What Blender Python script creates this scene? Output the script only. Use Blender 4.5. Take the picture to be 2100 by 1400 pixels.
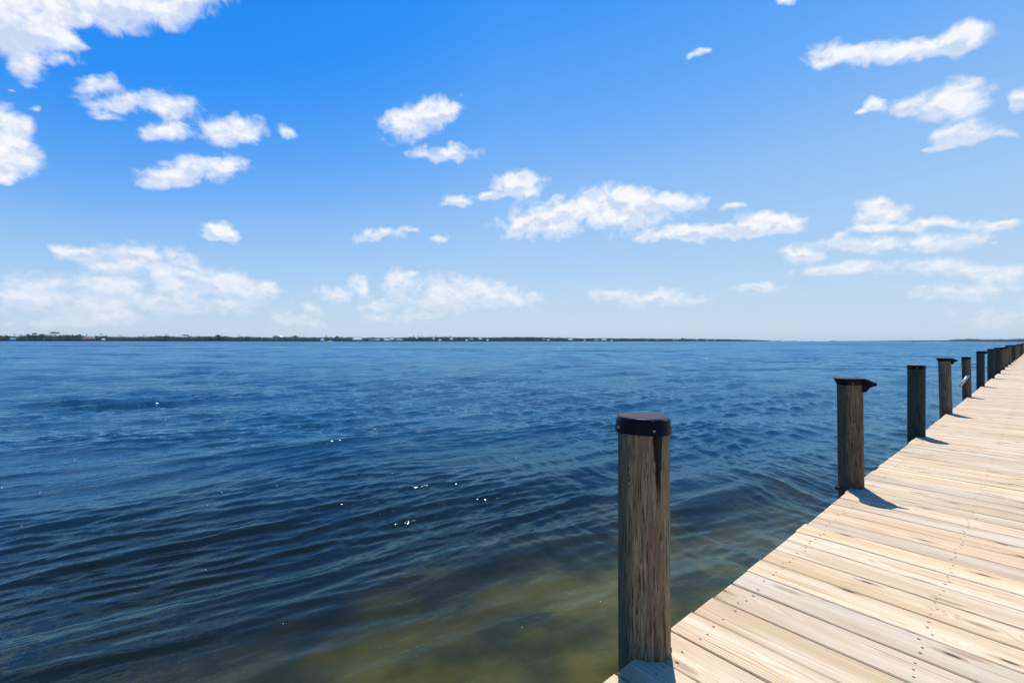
import bpy, bmesh, math, random
import numpy as np
from mathutils import Vector, Matrix
R = math.radians
random.seed(7); RNG = np.random.default_rng(11)
S = bpy.context.scene
COL = S.collection
for o in list(bpy.data.objects): bpy.data.objects.remove(o)

# ------------------------------------------------------------------ camera
F = 924.0            # focal length in pixels of the 2100 px wide photograph
CAM_H = 1.25         # above the decking
WATER = -0.90
cam = bpy.data.cameras.new('camera'); cam.sensor_width = 36; cam.lens = 36*F/2100
cam.clip_start = 0.05; cam.clip_end = 60000
cam.shift_y = (698.3-700)/2100.0
camo = bpy.data.objects.new('camera', cam); COL.objects.link(camo)
camo.matrix_world = Matrix.Translation((0, 0, CAM_H)) @ Matrix.Rotation(R(90), 4, 'X') @ Matrix.Rotation(R(0.077), 4, 'Z')
S.camera = camo

# ------------------------------------------------------------------ light
SUN_EL, SUN_AZ = 65.0, 13.0      # azimuth to the right of the view direction (+Y)
EXPO = 0.0
S.view_settings.view_transform = 'Standard'; S.view_settings.look = 'None'
S.view_settings.exposure = EXPO; S.view_settings.gamma = 1.0
sl = bpy.data.lights.new('sun', 'SUN'); sl.energy = 5.0; sl.angle = R(0.5); sl.color = (1.0, 0.95, 0.87)
so = bpy.data.objects.new('sun', sl); COL.objects.link(so)
sd = Vector((math.sin(R(SUN_AZ))*math.cos(R(SUN_EL)), math.cos(R(SUN_AZ))*math.cos(R(SUN_EL)), math.sin(R(SUN_EL))))
so.rotation_euler = sd.to_track_quat('Z', 'Y').to_euler()

# ------------------------------------------------------------------ node helper
class NT:
    def __init__(s, nt): s.nt = nt; s.n = nt.nodes; s.l = nt.links
    def put(s, sock, v):
        if v is None: return
        if isinstance(v, bpy.types.NodeSocket): s.l.new(v, sock)
        else: sock.default_value = v
    def m(s, op, a, b=None, c=None, clamp=False):
        n = s.n.new('ShaderNodeMath'); n.operation = op; n.use_clamp = clamp
        for i, v in enumerate((a, b, c)): s.put(n.inputs[i], v)
        return n.outputs[0]
    def v(s, op, a, b=None, sc=None):
        n = s.n.new('ShaderNodeVectorMath'); n.operation = op
        s.put(n.inputs[0], a); s.put(n.inputs[1], b)
        if sc is not None: s.put(n.inputs['Scale'], sc)
        return n.outputs['Value'] if op in ('LENGTH', 'DOT_PRODUCT', 'DISTANCE') else n.outputs['Vector']
    def xyz(s, x=0.0, y=0.0, z=0.0):
        n = s.n.new('ShaderNodeCombineXYZ')
        for i, v in enumerate((x, y, z)): s.put(n.inputs[i], v)
        return n.outputs[0]
    def sep(s, v):
        n = s.n.new('ShaderNodeSeparateXYZ'); s.put(n.inputs[0], v); return n.outputs
    def noise(s, vec, scale, detail=3.0, rough=0.5, dist=0.0, out='Fac', lac=2.0):
        n = s.n.new('ShaderNodeTexNoise'); s.put(n.inputs['Vector'], vec)
        for k, v in (('Scale', scale), ('Detail', detail), ('Roughness', rough), ('Distortion', dist), ('Lacunarity', lac)): s.put(n.inputs[k], v)
        return n.outputs[out]
    def mixc(s, f, a, b, mode='MIX'):
        n = s.n.new('ShaderNodeMix'); n.data_type = 'RGBA'; n.blend_type = mode
        s.put(n.inputs[0], f)
        s.put(n.inputs[6], a if isinstance(a, bpy.types.NodeSocket) else tuple(a)+(1,))
        s.put(n.inputs[7], b if isinstance(b, bpy.types.NodeSocket) else tuple(b)+(1,))
        return n.outputs[2]
    def ss(s, x, lo, hi, a=0.0, b=1.0):
        n = s.n.new('ShaderNodeMapRange'); n.interpolation_type = 'SMOOTHSTEP'
        for i, v in enumerate((x, lo, hi, a, b)): s.put(n.inputs[i], v)
        return n.outputs[0]
    def lin(s, x, lo, hi, a=0.0, b=1.0):
        n = s.n.new('ShaderNodeMapRange')
        for i, v in enumerate((x, lo, hi, a, b)): s.put(n.inputs[i], v)
        return n.outputs[0]
    def mapping(s, vec, loc=(0,0,0), rot=(0,0,0), sc=(1,1,1), typ='POINT'):
        n = s.n.new('ShaderNodeMapping'); n.vector_type = typ; s.put(n.inputs[0], vec)
        n.inputs[1].default_value = loc; n.inputs[2].default_value = rot; n.inputs[3].default_value = sc
        return n.outputs[0]
    def coord(s, w='Object'):
        if not hasattr(s, 'tc'): s.tc = s.n.new('ShaderNodeTexCoord')
        return s.tc.outputs[w]
    def pos(s): return s.n.new('ShaderNodeNewGeometry').outputs['Position']
    def bump(s, h, strength, dist):
        n = s.n.new('ShaderNodeBump'); s.put(n.inputs['Height'], h); n.inputs['Strength'].default_value = strength
        n.inputs['Distance'].default_value = dist; return n.outputs[0]

# ------------------------------------------------------------------ sky
W = bpy.data.worlds.new('World'); S.world = W; W.use_nodes = True
w = NT(W.node_tree); w.n.clear()
sky = w.n.new('ShaderNodeTexSky'); sky.sky_type = 'NISHITA'; sky.sun_disc = False
sky.sun_elevation = R(SUN_EL); sky.sun_rotation = R(SUN_AZ)
sky.altitude = 0; sky.air_density = 1.3; sky.dust_density = 0.5; sky.ozone_density = 1.5
D = w.coord('Generated')
dx, dy, dz = w.sep(D)
# clear, strongly polarised air: the Nishita sky carries a little of the light, the rest is a
# deep-blue gradient that darkens away from the sun's side; unseen overhead and behind, darkened more to deepen shadows
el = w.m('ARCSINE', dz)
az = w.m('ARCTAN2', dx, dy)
kaz = w.m('ADD', w.lin(az, R(-45), R(-2), 0.72, 0.0), w.ss(w.m('ABSOLUTE', az), R(55), R(110), 0.0, 1.3))  # second term: sky behind the viewer darkened to deepen shadows
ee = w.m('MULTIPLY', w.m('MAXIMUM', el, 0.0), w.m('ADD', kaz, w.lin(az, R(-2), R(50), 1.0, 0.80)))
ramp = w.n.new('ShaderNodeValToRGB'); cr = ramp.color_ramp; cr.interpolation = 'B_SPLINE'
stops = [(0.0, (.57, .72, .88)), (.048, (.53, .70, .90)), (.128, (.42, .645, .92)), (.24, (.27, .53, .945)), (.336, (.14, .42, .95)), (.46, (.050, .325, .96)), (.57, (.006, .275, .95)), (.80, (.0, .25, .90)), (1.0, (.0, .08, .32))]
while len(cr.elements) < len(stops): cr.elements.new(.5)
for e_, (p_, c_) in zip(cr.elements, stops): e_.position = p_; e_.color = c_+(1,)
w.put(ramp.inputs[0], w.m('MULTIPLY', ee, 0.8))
cg = w.n.new('ShaderNodeHueSaturation'); cg.inputs['Saturation'].default_value = 1.2; w.put(cg.inputs['Color'], sky.outputs[0])
nis = w.v('SCALE', cg.outputs[0], None, 0.10)
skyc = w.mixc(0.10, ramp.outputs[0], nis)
P2 = w.xyz(az, el, 0.0)
def px2dir(x, y):
    u, v = (x-1050)/F, (698.3-y)/F
    return math.atan2(u, 1.0), math.atan2(v, math.hypot(u, 1.0))
CL = [  # clouds: direction given through a sighting of the real sky, half sizes, strength, tilt
 (120,-15,330,85,1.15,0),(330,15,190,58,1.0,.12),(30,60,120,80,1.1,0),(145,85,60,34,1,0),(55,138,62,38,1,0),(135,122,62,26,.8,-.1),
 (12,290,92,78,1.15,0),(-20,335,110,45,1,0),(5,370,30,14,.8,0),
 (195,180,60,24,.78,0),(228,172,30,22,.8,0),(62,223,28,13,.7,0),(335,217,100,36,.86,-.12),(230,210,60,22,.7,0),(215,235,40,14,.6,0),(10,183,25,8,.6,0),(345,180,30,12,.45,0),
 (330,270,72,30,.9,.1),(480,270,92,38,1.05,0),(582,268,26,20,.85,0),
 (400,350,135,36,1,.08),(320,368,70,24,.75,0),(448,478,50,28,1.1,-.25),
 (858,248,95,44,1.08,.28),(910,228,42,30,.9,.3),(925,314,75,22,.9,0),(870,320,45,16,.7,0),
 (1062,380,66,38,1.08,0),(1005,402,48,12,.85,0),(935,412,40,18,.85,0),
 (1235,430,185,46,1.08,0),(1100,462,100,34,1,0),(1275,400,80,34,1,0),(1390,412,75,24,.9,0),
 (1440,476,220,22,1.0,.04),(1570,457,90,32,1.05,0),(1500,426,28,11,.8,0),
 (775,484,60,18,.8,.1),(845,468,28,10,.7,0),(902,485,26,14,.9,0),
 (1830,108,175,34,1,.12),(1965,82,82,44,1.05,.2),(1700,108,70,30,.8,.1),(1760,110,100,24,.9,0),
 (1950,203,105,46,1.08,.1),(1850,215,60,22,.8,0),(1785,214,32,22,.9,0),(1760,230,18,10,.7,0),(2092,200,42,36,1.05,0),
 (1970,275,80,32,.95,.08),(1940,300,40,14,.8,0),(1905,304,30,8,.65,0),(2065,280,40,14,.65,-.1),(1430,112,26,12,.85,.3),(1605,3,30,14,.8,0),
 (1800,434,90,30,.92,-.1),(1910,455,120,15,.85,-.03),(1820,468,80,14,.85,0),(2045,460,48,14,.75,.1),(1870,410,20,10,.4,-.8),
 (1760,500,130,24,.85,-.05),(1920,494,120,26,.88,.08),(1650,517,58,24,.9,0),(2040,494,20,8,.6,0),
 (1740,549,130,18,.8,.08),(1940,545,130,24,.82,0),(2060,562,80,30,.85,0),
 (1560,588,75,16,.75,.05),(1490,598,30,8,.5,0),(1330,612,140,26,.72,0),(1255,602,80,16,.68,0),(1410,620,60,14,.7,0),
 (970,598,160,46,.85,-.12),(820,582,50,40,.85,-.5),(900,625,120,30,.75,0),(1060,615,60,26,.7,0),(848,559,32,12,.7,0),
 (738,588,42,28,.85,-.4),(690,605,50,26,.72,0),(780,625,60,22,.72,0),(770,650,40,16,.62,0),(860,648,90,16,.6,0),
 (290,530,115,44,.92,-.08),(165,524,70,22,.88,-.1),(370,580,110,46,.92,-.3),(475,585,90,38,.95,-.15),(545,592,40,28,.85,0),(225,590,110,48,.85,0),(240,548,70,18,.8,0),
 (80,595,110,40,.85,-.15),(40,590,50,50,.72,0),(75,620,60,26,.78,-.3),(350,625,120,34,.78,0),(480,626,80,24,.7,0),(215,635,110,40,.8,-.1),(180,655,140,30,.66,0),
 (600,655,100,22,.66,-.1),(660,668,60,12,.5,0),(635,628,46,20,.66,-.3),(25,620,40,30,.6,0),(30,665,30,8,.6,0),(90,665,34,10,.6,0),(10,540,40,8,.55,-.1),
 (1950,600,140,26,.62,0),(2050,645,120,44,.62,.1),(1990,590,160,18,.66,0),(1760,655,90,22,.55,0),(1800,622,50,18,.5,0),(1860,672,140,20,.42,0),(1640,672,90,14,.4,0),
 (1130,625,20,8,.5,0),(1100,575,18,8,.5,0),(1035,300,18,7,.5,0),(930,300,20,6,.3,.5)]
# cloud field: wobble the look-up so no outline stays elliptical
P3 = w.xyz(az, w.m('MULTIPLY', el, 1.25), 0.0)
wob = w.v('SUBTRACT', w.noise(P3, 11.0, 3.0, 0.6, out='Color'), (0.5, 0.5, 0.5))
PW = w.v('ADD', P2, w.v('MULTIPLY', wob, (0.060, 0.030, 0.0)))
acc = None
CL = [c for c in CL if c[4] > .55]     # the faintest wisps go
for (cx, cy, rx, ry, st, rot) in CL:
    a0, e0 = px2dir(cx, cy); a1, e1 = px2dir(cx+rx, cy); a2, e2 = px2dir(cx, cy-ry)
    ax = abs(px2dir(cx+rx, cy)[0]-px2dir(cx-rx, cy)[0])/2*1.28; ey = abs(px2dir(cx, cy+ry)[1]-px2dir(cx, cy-ry)[1])/2*1.22
    # a level cloud deck drops towards the side in (azimuth, elevation): follow it
    t0 = (px2dir(cx+rx, cy)[1]-px2dir(cx-rx, cy)[1])/(2*ax/1.28)
    pin = PW
    if acc is not None:   # evaluate the puffs one after another
        ma = w.n.new('ShaderNodeVectorMath'); ma.operation = 'MULTIPLY_ADD'; w.put(ma.inputs[0], acc); ma.inputs[1].default_value = (1e-9,)*3; w.put(ma.inputs[2], PW); pin = ma.outputs[0]
    mp = w.mapping(pin, (a0, e0, 0), (0, 0, rot+math.atan(t0)), (ax, ey, 1), 'TEXTURE')
    g = w.n.new('ShaderNodeTexGradient'); g.gradient_type = 'SPHERICAL'; w.put(g.inputs[0], mp)
    gv = w.m('MULTIPLY', g.outputs[1], st)
    cv = w.xyz(w.m('POWER', gv, 3.2), w.m('MULTIPLY', w.sep(mp)[1], gv), gv)
    acc = cv if acc is None else w.v('ADD', acc, cv)
aq, hn, hd = w.sep(acc); acc = w.m('MINIMUM', w.m('POWER', aq, 0.3125), 1.15)
def cnoise(off):
    q = w.v('ADD', P3, off)
    return w.noise(q, 26.0, 8.0, 0.60, 0.35)
low = w.ss(el, 0.20, 0.08)
n1 = w.m('ADD', w.m('MULTIPLY', cnoise((0, 0, 0)), w.m('SUBTRACT', 1.0, w.m('MULTIPLY', low, 0.5))), w.m('MULTIPLY', w.noise(P3, 55.0, 5.0, 0.55), w.m('MULTIPLY', low, 0.5))); n2 = cnoise((0.0035, 0.011, 0))
shape = w.m('POWER', acc, 0.75)
namp = w.lin(el, 0.02, 0.30, 1.75, 1.3)
dens = w.m('ADD', shape, w.m('MULTIPLY', w.m('SUBTRACT', n1, 0.53), namp))
dens2 = w.m('ADD', shape, w.m('MULTIPLY', w.m('SUBTRACT', n2, 0.52), 1.25))
gate = w.ss(acc, 0.02, 0.16)
alpha = w.m('MULTIPLY', w.ss(dens, 0.27, 0.84), gate)
lit = w.ss(w.m('SUBTRACT', dens2, w.m('MULTIPLY', dens, 0.62)), 0.10, 0.52)
core = w.ss(dens, 0.42, 0.85)
hgt = w.m('DIVIDE', hn, w.m('MAXIMUM', hd, 0.02))
la = w.noise(P3, 15.0, 4.0, 0.55); lb = w.noise(w.v('ADD', P3, (0.004, 0.016, 0)), 15.0, 4.0, 0.55)
under = w.ss(w.m('ADD', hgt, w.m('ADD', w.m('MULTIPLY', w.m('SUBTRACT', la, lb), 2.2), w.m('MULTIPLY', w.m('SUBTRACT', la, 0.5), 1.6))), 0.12, -0.42)
shade = w.m('MULTIPLY', w.m('ADD', w.m('MULTIPLY', lit, 0.25), w.m('MULTIPLY', under, 0.85), None, True), core)
ccol = w.mixc(shade, (0.98, 0.985, 1.0), (0.60, 0.70, 0.90))
hz = w.ss(el, 0.0, 0.22)                       # far clouds sink into the pale air
alpha = w.m('MULTIPLY', alpha, w.lin(el, 0.0, 0.17, 0.44, 0.97))
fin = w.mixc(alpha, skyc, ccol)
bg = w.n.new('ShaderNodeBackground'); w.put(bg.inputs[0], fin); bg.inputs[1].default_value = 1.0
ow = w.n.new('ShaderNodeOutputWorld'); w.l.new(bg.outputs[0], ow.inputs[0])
W.cycles.sampling_method = 'MANUAL'; W.cycles.sample_map_resolution = 512

# ------------------------------------------------------------------ object helpers
def tag(o, label=None, cat=None, group=None, kind=None):
    if label: o['label'] = label
    if cat: o['category'] = cat
    if group: o['group'] = group
    if kind: o['kind'] = kind
    return o
def link(name, me, mat=None, parent=None, smooth=False):
    o = bpy.data.objects.new(name, me); COL.objects.link(o)
    if mat is not None and not me.materials: me.materials.append(mat)
    if parent is not None: o.parent = parent
    if smooth: me.polygons.foreach_set('use_smooth', [True]*len(me.polygons))
    return o
def obj(name, verts, faces, mat, parent=None, smooth=False):
    me = bpy.data.meshes.new(name); me.from_pydata([tuple(v) for v in verts], [], faces); me.update()
    return link(name, me, mat, parent, smooth)
def grid_mesh(name, V, nr, nc, mat, wrap=False):
    me = bpy.data.meshes.new(name)
    i = np.arange(nr-1)[:, None]; j = np.arange(nc-1 if not wrap else nc)[None, :]
    j2 = (j+1) % nc
    a = i*nc+j; b = i*nc+j2; c = (i+1)*nc+j2; d = (i+1)*nc+j
    Fc = np.stack([a, b, c, d], -1).reshape(-1, 4)
    me.vertices.add(len(V)); me.vertices.foreach_set('co', V.astype(np.float32).ravel())
    me.loops.add(Fc.size); me.loops.foreach_set('vertex_index', Fc.astype(np.int32).ravel())
    me.polygons.add(len(Fc)); me.polygons.foreach_set('loop_start', (np.arange(len(Fc))*4).astype(np.int32))
    me.update(calc_edges=True); me.validate()
    return link(name, me, mat, None, True)
def empty(name, loc, rz=0):
    o = bpy.data.objects.new(name, None); COL.objects.link(o); o.location = loc; o.rotation_euler = (0, 0, rz)
    o.empty_display_size = 0.2; return o
class MB:
    def __init__(s): s.v = []; s.f = []
    def box(s, x0, x1, y0, y1, z0, z1):
        k = len(s.v)
        s.v += [(x0,y0,z0),(x1,y0,z0),(x1,y1,z0),(x0,y1,z0),(x0,y0,z1),(x1,y0,z1),(x1,y1,z1),(x0,y1,z1)]
        s.f += [tuple(k+q for q in f) for f in ((3,2,1,0),(4,5,6,7),(0,1,5,4),(1,2,6,5),(2,3,7,6),(3,0,4,7))]
        return s
    def tube(s, p0, p1, r0, r1=None, n=8, cap=True):
        r1 = r0 if r1 is None else r1
        p0, p1 = Vector(p0), Vector(p1); d = (p1-p0).normalized()
        u = d.orthogonal().normalized(); q = d.cross(u); k = len(s.v)
        for p, r in ((p0, r0), (p1, r1)):
            for i in range(n):
                a = 2*math.pi*i/n; s.v.append(tuple(p+(u*math.cos(a)+q*math.sin(a))*r))
        for i in range(n): s.f.append((k+i, k+(i+1) % n, k+n+(i+1) % n, k+n+i))
        if cap: s.f.append(tuple(k+n+i for i in range(n))); s.f.append(tuple(k+n-1-i for i in range(n)))
        return s
    def quad(s, c, n, r):
        n = Vector(n).normalized(); u = n.orthogonal().normalized(); q = n.cross(u); a = random.random()*6.28
        u, q = u*math.cos(a)+q*math.sin(a), q*math.cos(a)-u*math.sin(a); c = Vector(c); k = len(s.v)
        s.v += [tuple(c+u*r), tuple(c+q*r*.6), tuple(c-u*r), tuple(c-q*r*.6)]; s.f.append((k, k+1, k+2, k+3))
    def build(s, name, mat, parent=None, smooth=False): return obj(name, s.v, s.f, mat, parent, smooth)

def mat(name):
    m = bpy.data.materials.new(name); m.use_nodes = True; t = NT(m.node_tree)
    return m, t, t.n['Principled BSDF']
def plain(name, col, rough=0.7, var=0.15, scale=8.0, metal=0.0):
    m, t, p = mat(name)
    n = t.noise(t.coord(), scale, 4.0, 0.6)
    c2 = tuple(c*(1-2*var) for c in col)
    t.put(p.inputs['Base Color'], t.mixc(n, c2, tuple(min(1, c*(1+var)) for c in col)))
    p.inputs['Roughness'].default_value = rough; p.inputs['Metallic'].default_value = metal
    return m

# ------------------------------------------------------------------ dock frame
A = R(49.46)
ALONG = Vector((math.sin(A), math.cos(A), 0)); ACR = Vector((math.cos(A), -math.sin(A), 0))
E0 = ACR*(-0.827*CAM_H)                       # foot of the camera on the dock's water-side edge
DOCK_W, PITCH, S0, S1 = 2.42, 0.1945, -3.08, 110.0
# dock's local axes: x = across (t), y = along (s)
DM = Matrix(((ACR.x, ALONG.x, 0, E0.x), (ACR.y, ALONG.y, 0, E0.y), (0, 0, 1, 0), (0, 0, 0, 1)))
def dk(s, t, z=0.0): return DM @ Vector((t, s, z))
PH = 2.375 % PITCH                            # joint phase

# ------------------------------------------------------------------ water
def water_material():
    m, t, p = mat('water')
    P = t.pos(); x, y, z = t.sep(P)
    P0 = t.xyz(x, y, 0.0)
    rr = t.v('LENGTH', P0)
    # distance from the dock edge (t<0 : open water)
    td = t.v('DOT_PRODUCT', t.v('SUBTRACT', P0, tuple(E0)), tuple(ACR))
    tw = t.m('MULTIPLY', td, -1.0)
    # bed colour through turbid water: sand close in, dark green-brown further out, then a blue body tone with sky sheen put in
    sw = t.m('ADD', tw, t.m('MULTIPLY', t.m('SUBTRACT', t.noise(P0, 0.55, 3.0, 0.55), 0.5), 3.2))
    sh = t.m('MULTIPLY', t.ss(sw, 0.7, 3.0, 1.0, 0.0), t.ss(rr, 3.6, 8.5, 1.0, 0.25))
    patch = t.noise(t.v('ADD', P0, (3.1, 7.7, 0)), 1.6, 3.0, 0.5)
    olive = t.mixc(t.ss(patch, 0.35, 0.65), (0.030, 0.033, 0.008), (0.082, 0.075, 0.010))
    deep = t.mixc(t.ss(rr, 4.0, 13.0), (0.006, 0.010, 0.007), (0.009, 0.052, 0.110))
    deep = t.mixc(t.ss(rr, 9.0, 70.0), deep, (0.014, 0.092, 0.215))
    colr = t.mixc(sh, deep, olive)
    # ripples: directional slope noise (world space, two trains)
    def train(ang, sc, stretch, det):
        q = t.mapping(P0, (0, 0, 0), (0, 0, -ang), (1, 1, 1))
        q = t.v('MULTIPLY', q, (1.0/stretch, 1.0, 1.0))
        return t.noise(q, sc, det, 0.55, 0.6)
    near = t.ss(rr, 12.0, 60.0)
    # far slopes as a random normal so distant water keeps its own roughness
    def slope(ang, sc, stretch, off):
        q = t.mapping(P0, (off, off, 0), (0, 0, -ang), (1, 1, 1))
        q = t.v('MULTIPLY', q, (1.0/stretch, 1.0, 1.0))
        c = t.n.new('ShaderNodeTexNoise'); t.put(c.inputs['Vector'], q)
        c.inputs['Scale'].default_value = sc; c.inputs['Detail'].default_value = 4.0; c.inputs['Roughness'].default_value = 0.62
        return t.v('SUBTRACT', c.outputs['Color'], (0.5, 0.5, 0.5))
    s1 = slope(R(20), 3.2, 2.6, 0.0); s2 = slope(R(-12), 0.22, 3.5, 9.0)
    gust = t.noise(t.v('MULTIPLY', P0, (0.5, 1.0, 1.0)), 0.012, 4.0, 0.6)
    amp = t.m('MULTIPLY', t.m('MULTIPLY', near, 1.6), t.lin(gust, 0.3, 0.7, 0.75, 1.2))
    s3 = slope(R(4), 0.045, 3.0, 31.0)
    s4 = slope(R(0), 0.009, 2.0, 77.0)
    sv = t.v('ADD', t.v('ADD', t.v('ADD', t.v('SCALE', s1, None, 0.8), t.v('SCALE', slope(R(12), 0.85, 2.2, 55.0), None, t.m('MULTIPLY', t.ss(rr, 8.0, 28.0), 1.0))), t.v('SCALE', s2, None, t.m('MULTIPLY', t.ss(rr, 15.0, 50.0), 1.3))), t.v('ADD', t.v('SCALE', s3, None, t.m('MULTIPLY', t.ss(rr, 50.0, 110.0), 1.5)), t.v('SCALE', s4, None, t.m('MULTIPLY', t.ss(rr, 120.0, 300.0), 1.1))))
    sv = t.v('MULTIPLY', t.v('SCALE', sv, None, amp), (1.0, 1.0, 0.0))
    fine = t.m('ADD', train(R(30), 11.0, 2.6, 3.0), t.m('MULTIPLY', train(R(-65), 12.0, 2.4, 2.0), 0.45))
    bn = t.n.new('ShaderNodeBump'); bn.inputs['Strength'].default_value = 1.0
    t.put(bn.inputs['Distance'], t.lin(rr, 5.0, 22.0, 0.0045, 0.042)); t.put(bn.inputs['Height'], fine)
    nn = t.v('NORMALIZE', t.v('ADD', bn.outputs[0], sv))
    # thin foam line of a passed boat's wake, far out, and a little sky-lit slick
    wk = t.m('ABSOLUTE', t.m('SUBTRACT', y, t.m('ADD', 150.0, t.m('MULTIPLY', x, 0.13))))
    wl = t.m('MULTIPLY', t.ss(wk, 0.5, 5.0, 1.0, 0.0), t.m('MULTIPLY', t.ss(x, -30.0, 60.0, 1.0, 0.15), t.ss(t.noise(P0, 0.12, 4.0, 0.7), 0.35, 0.6, 0.35, 1.0)))
    colr = t.mixc(t.m('MULTIPLY', wl, 0.5), colr, (0.55, 0.62, 0.68))
    t.n.remove(p)
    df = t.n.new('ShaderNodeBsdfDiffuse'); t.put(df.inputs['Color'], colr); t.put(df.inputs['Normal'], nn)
    gl = t.n.new('ShaderNodeBsdfAnisotropic'); gl.inputs['Color'].default_value = (0.52, 0.85, 1.0, 1); t.put(gl.inputs['Normal'], nn)
    t.put(gl.inputs['Roughness'], t.lin(rr, 3.0, 40.0, 0.04, 0.12))
    fr = t.n.new('ShaderNodeFresnel'); fr.inputs['IOR'].default_value = 1.27; t.put(fr.inputs['Normal'], nn)
    mx = t.n.new('ShaderNodeMixShader'); t.put(mx.inputs[0], fr.outputs[0]); t.l.new(df.outputs[0], mx.inputs[1]); t.l.new(gl.outputs[0], mx.inputs[2])
    t.l.new(mx.outputs[0], t.n['Material Output'].inputs['Surface'])
    return m
def water():
    rs = [0.6]
    while rs[-1] < 120.0:
        r = rs[-1]; rs.append(r + max(0.022, min(r*r/2800.0, 1.0)))
    rs = np.array(rs)
    th = np.concatenate([np.linspace(-62, 62, 1150)])
    th = np.radians(np.concatenate([np.linspace(-180, -62.5, 60), th, np.linspace(62.5, 177, 58)]))
    RR, TH = np.meshgrid(rs, th, indexing='ij')
    X = RR*np.sin(TH); Y = RR*np.cos(TH)
    dr = np.gradient(rs)[:, None]; cell = np.maximum(dr, RR*R(124)/1150)
    tw = -((X-E0.x)*ACR.x+(Y-E0.y)*ACR.y)          # distance out from the dock edge
    near = np.clip(1-tw/9.0, 0, 1)
    rng = np.random.default_rng(5)
    Z = np.zeros_like(X); DX = np.zeros_like(X); DY = np.zeros_like(X)
    def lowf(sc, n=10, seed=1):
        g = np.random.default_rng(seed); o = np.zeros_like(X)
        for i in range(n):
            a = g.uniform(0, 6.28); k = 2*math.pi/(sc*g.uniform(.6, 1.7)); o += np.sin(k*(X*math.cos(a)+Y*math.sin(a))+g.uniform(0, 6.28))
        return o/math.sqrt(n)
    g1 = np.clip(1+0.55*lowf(4.5, 12, 2), .1, 1.7); g2 = np.clip(1+0.65*lowf(3.0, 12, 3), .05, 1.6); g3 = np.clip(1+.5*lowf(9, 8, 4), .2, 2)
    # phase warps make the crests bend
    wx = 0.16*lowf(5.0, 8, 8); wy = 0.16*lowf(5.0, 8, 9)
    calm = 1-0.62*np.exp(-((tw-0.2)/2.6)**2)*np.exp(-(RR/7.5)**2)
    bands = [  # crest angle from +X, spread, wavelengths, slope sum, count, mod
        (R(32), R(6),  (1.1, 2.8), 0.045, 12, 'A'),
        (R(34), R(8), (0.40, 1.1), 0.086, 24, 'A'),
        (R(31), R(11), (0.16, 0.40), 0.115, 30, 'Af'),
        (R(30), R(18), (0.08, 0.16), 0.060, 24, 'Af'),
        (R(-66), R(10), (0.35, 0.9), 0.054, 14, 'B'),
        (R(-60), R(22), (0.12, 0.35), 0.068, 22, 'B'),
        (R(5),  R(30), (3.0, 9.0), 0.035, 10, 'C'),
        (R(-12), R(34), (0.25, 1.05), 0.108, 34, 'D'),
        (R(10), R(38), (1.0, 3.0), 0.088, 24, 'E')]
    for (ca, spd, (l0, l1), slope, n, md) in bands:
        for i in range(n):
            lam = l0*(l1/l0)**((i+rng.uniform(0, 1))/n); a = ca+rng.normal(0, spd)
            k = 2*math.pi/lam; dxn, dyn = -math.sin(a), math.cos(a)    # travel direction
            amp = slope/math.sqrt(n)*math.sqrt(2)/k
            att = np.clip((lam/cell-2.2)/2.5, 0, 1)
            if md == 'A': mod = g3*calm*(1-.45*near)
            elif md == 'Af': mod = g1*calm*(1-.4*near)
            elif md == 'B': mod = g2*(0.12+1.0*near)*(.45+.55*calm)*np.clip((RR-3.0)/4.0, 0.25, 1)
            elif md == 'D': mod = g1*np.clip((RR-6)/9, 0, 1)*1.25
            elif md == 'E': mod = g3*np.clip((RR-14)/22, 0, 1)*1.2
            else: mod = 1.0
            if md in ('A', 'Af'): mod = mod*(1+.5*np.clip((RR-7)/12, 0, 1))
            ph = k*((X+wx)*dxn+(Y+wy)*dyn)+rng.uniform(0, 6.28)
            s, c = np.sin(ph), np.cos(ph); am = amp*att*mod
            Z += am*c; DX -= am*dxn*s*0.45; DY -= am*dyn*s*0.45
    fade = np.clip((118-RR)/30, 0, 1)
    V = np.stack([X+DX*fade, Y+DY*fade, WATER+Z*fade], -1).reshape(-1, 3)
    wm = water_material()
    o = grid_mesh('water', V, len(rs), len(th), wm, True)
    tag(o, 'rippled blue lagoon water turning olive beside the dock', 'water', kind='structure')
    # the open water beyond, same sheet of water continued to the horizon, plus the hole under the viewer
    me = o.data; n0 = len(V)
    bm = bmesh.new(); bm.from_mesh(me); bm.verts.ensure_lookup_table()
    nc = len(th); last = (len(rs)-1)*nc
    prev = [bm.verts[last+j] for j in range(nc)]; inner = [bm.verts[j] for j in range(nc)]
    for rad in (200, 600, 2000, 5000, 9000):
        cur = [bm.verts.new((rad*math.sin(a), rad*math.cos(a), WATER)) for a in th]
        for j in range(nc): bm.faces.new((prev[j], prev[(j+1) % nc], cur[(j+1) % nc], cur[j])).smooth = True
        prev = cur
    bm.faces.new(inner[::-1])
    bm.normal_update()
    bmesh.ops.recalc_face_normals(bm, faces=bm.faces[:])
    bm.faces.ensure_lookup_table()
    up = sum(1 for q in range(200) if bm.faces[q*50].normal.z > 0)
    if up < 100: bmesh.ops.reverse_faces(bm, faces=bm.faces[:])
    bm.to_mesh(me); bm.free()
water()

# lagoon bed, far below the turbid surface (keeps the piles standing in something)
bedm = plain('bed_sand', (0.16, 0.13, 0.07), 0.9, 0.2, 1.0)
tag(obj('lagoon_bed', [(-60,-60,-2.6),(160,-60,-2.6),(160,160,-2.6),(-60,160,-2.6)], [(0,1,2,3)], bedm), 'sandy bed under the lagoon', 'ground', kind='structure')

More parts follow.
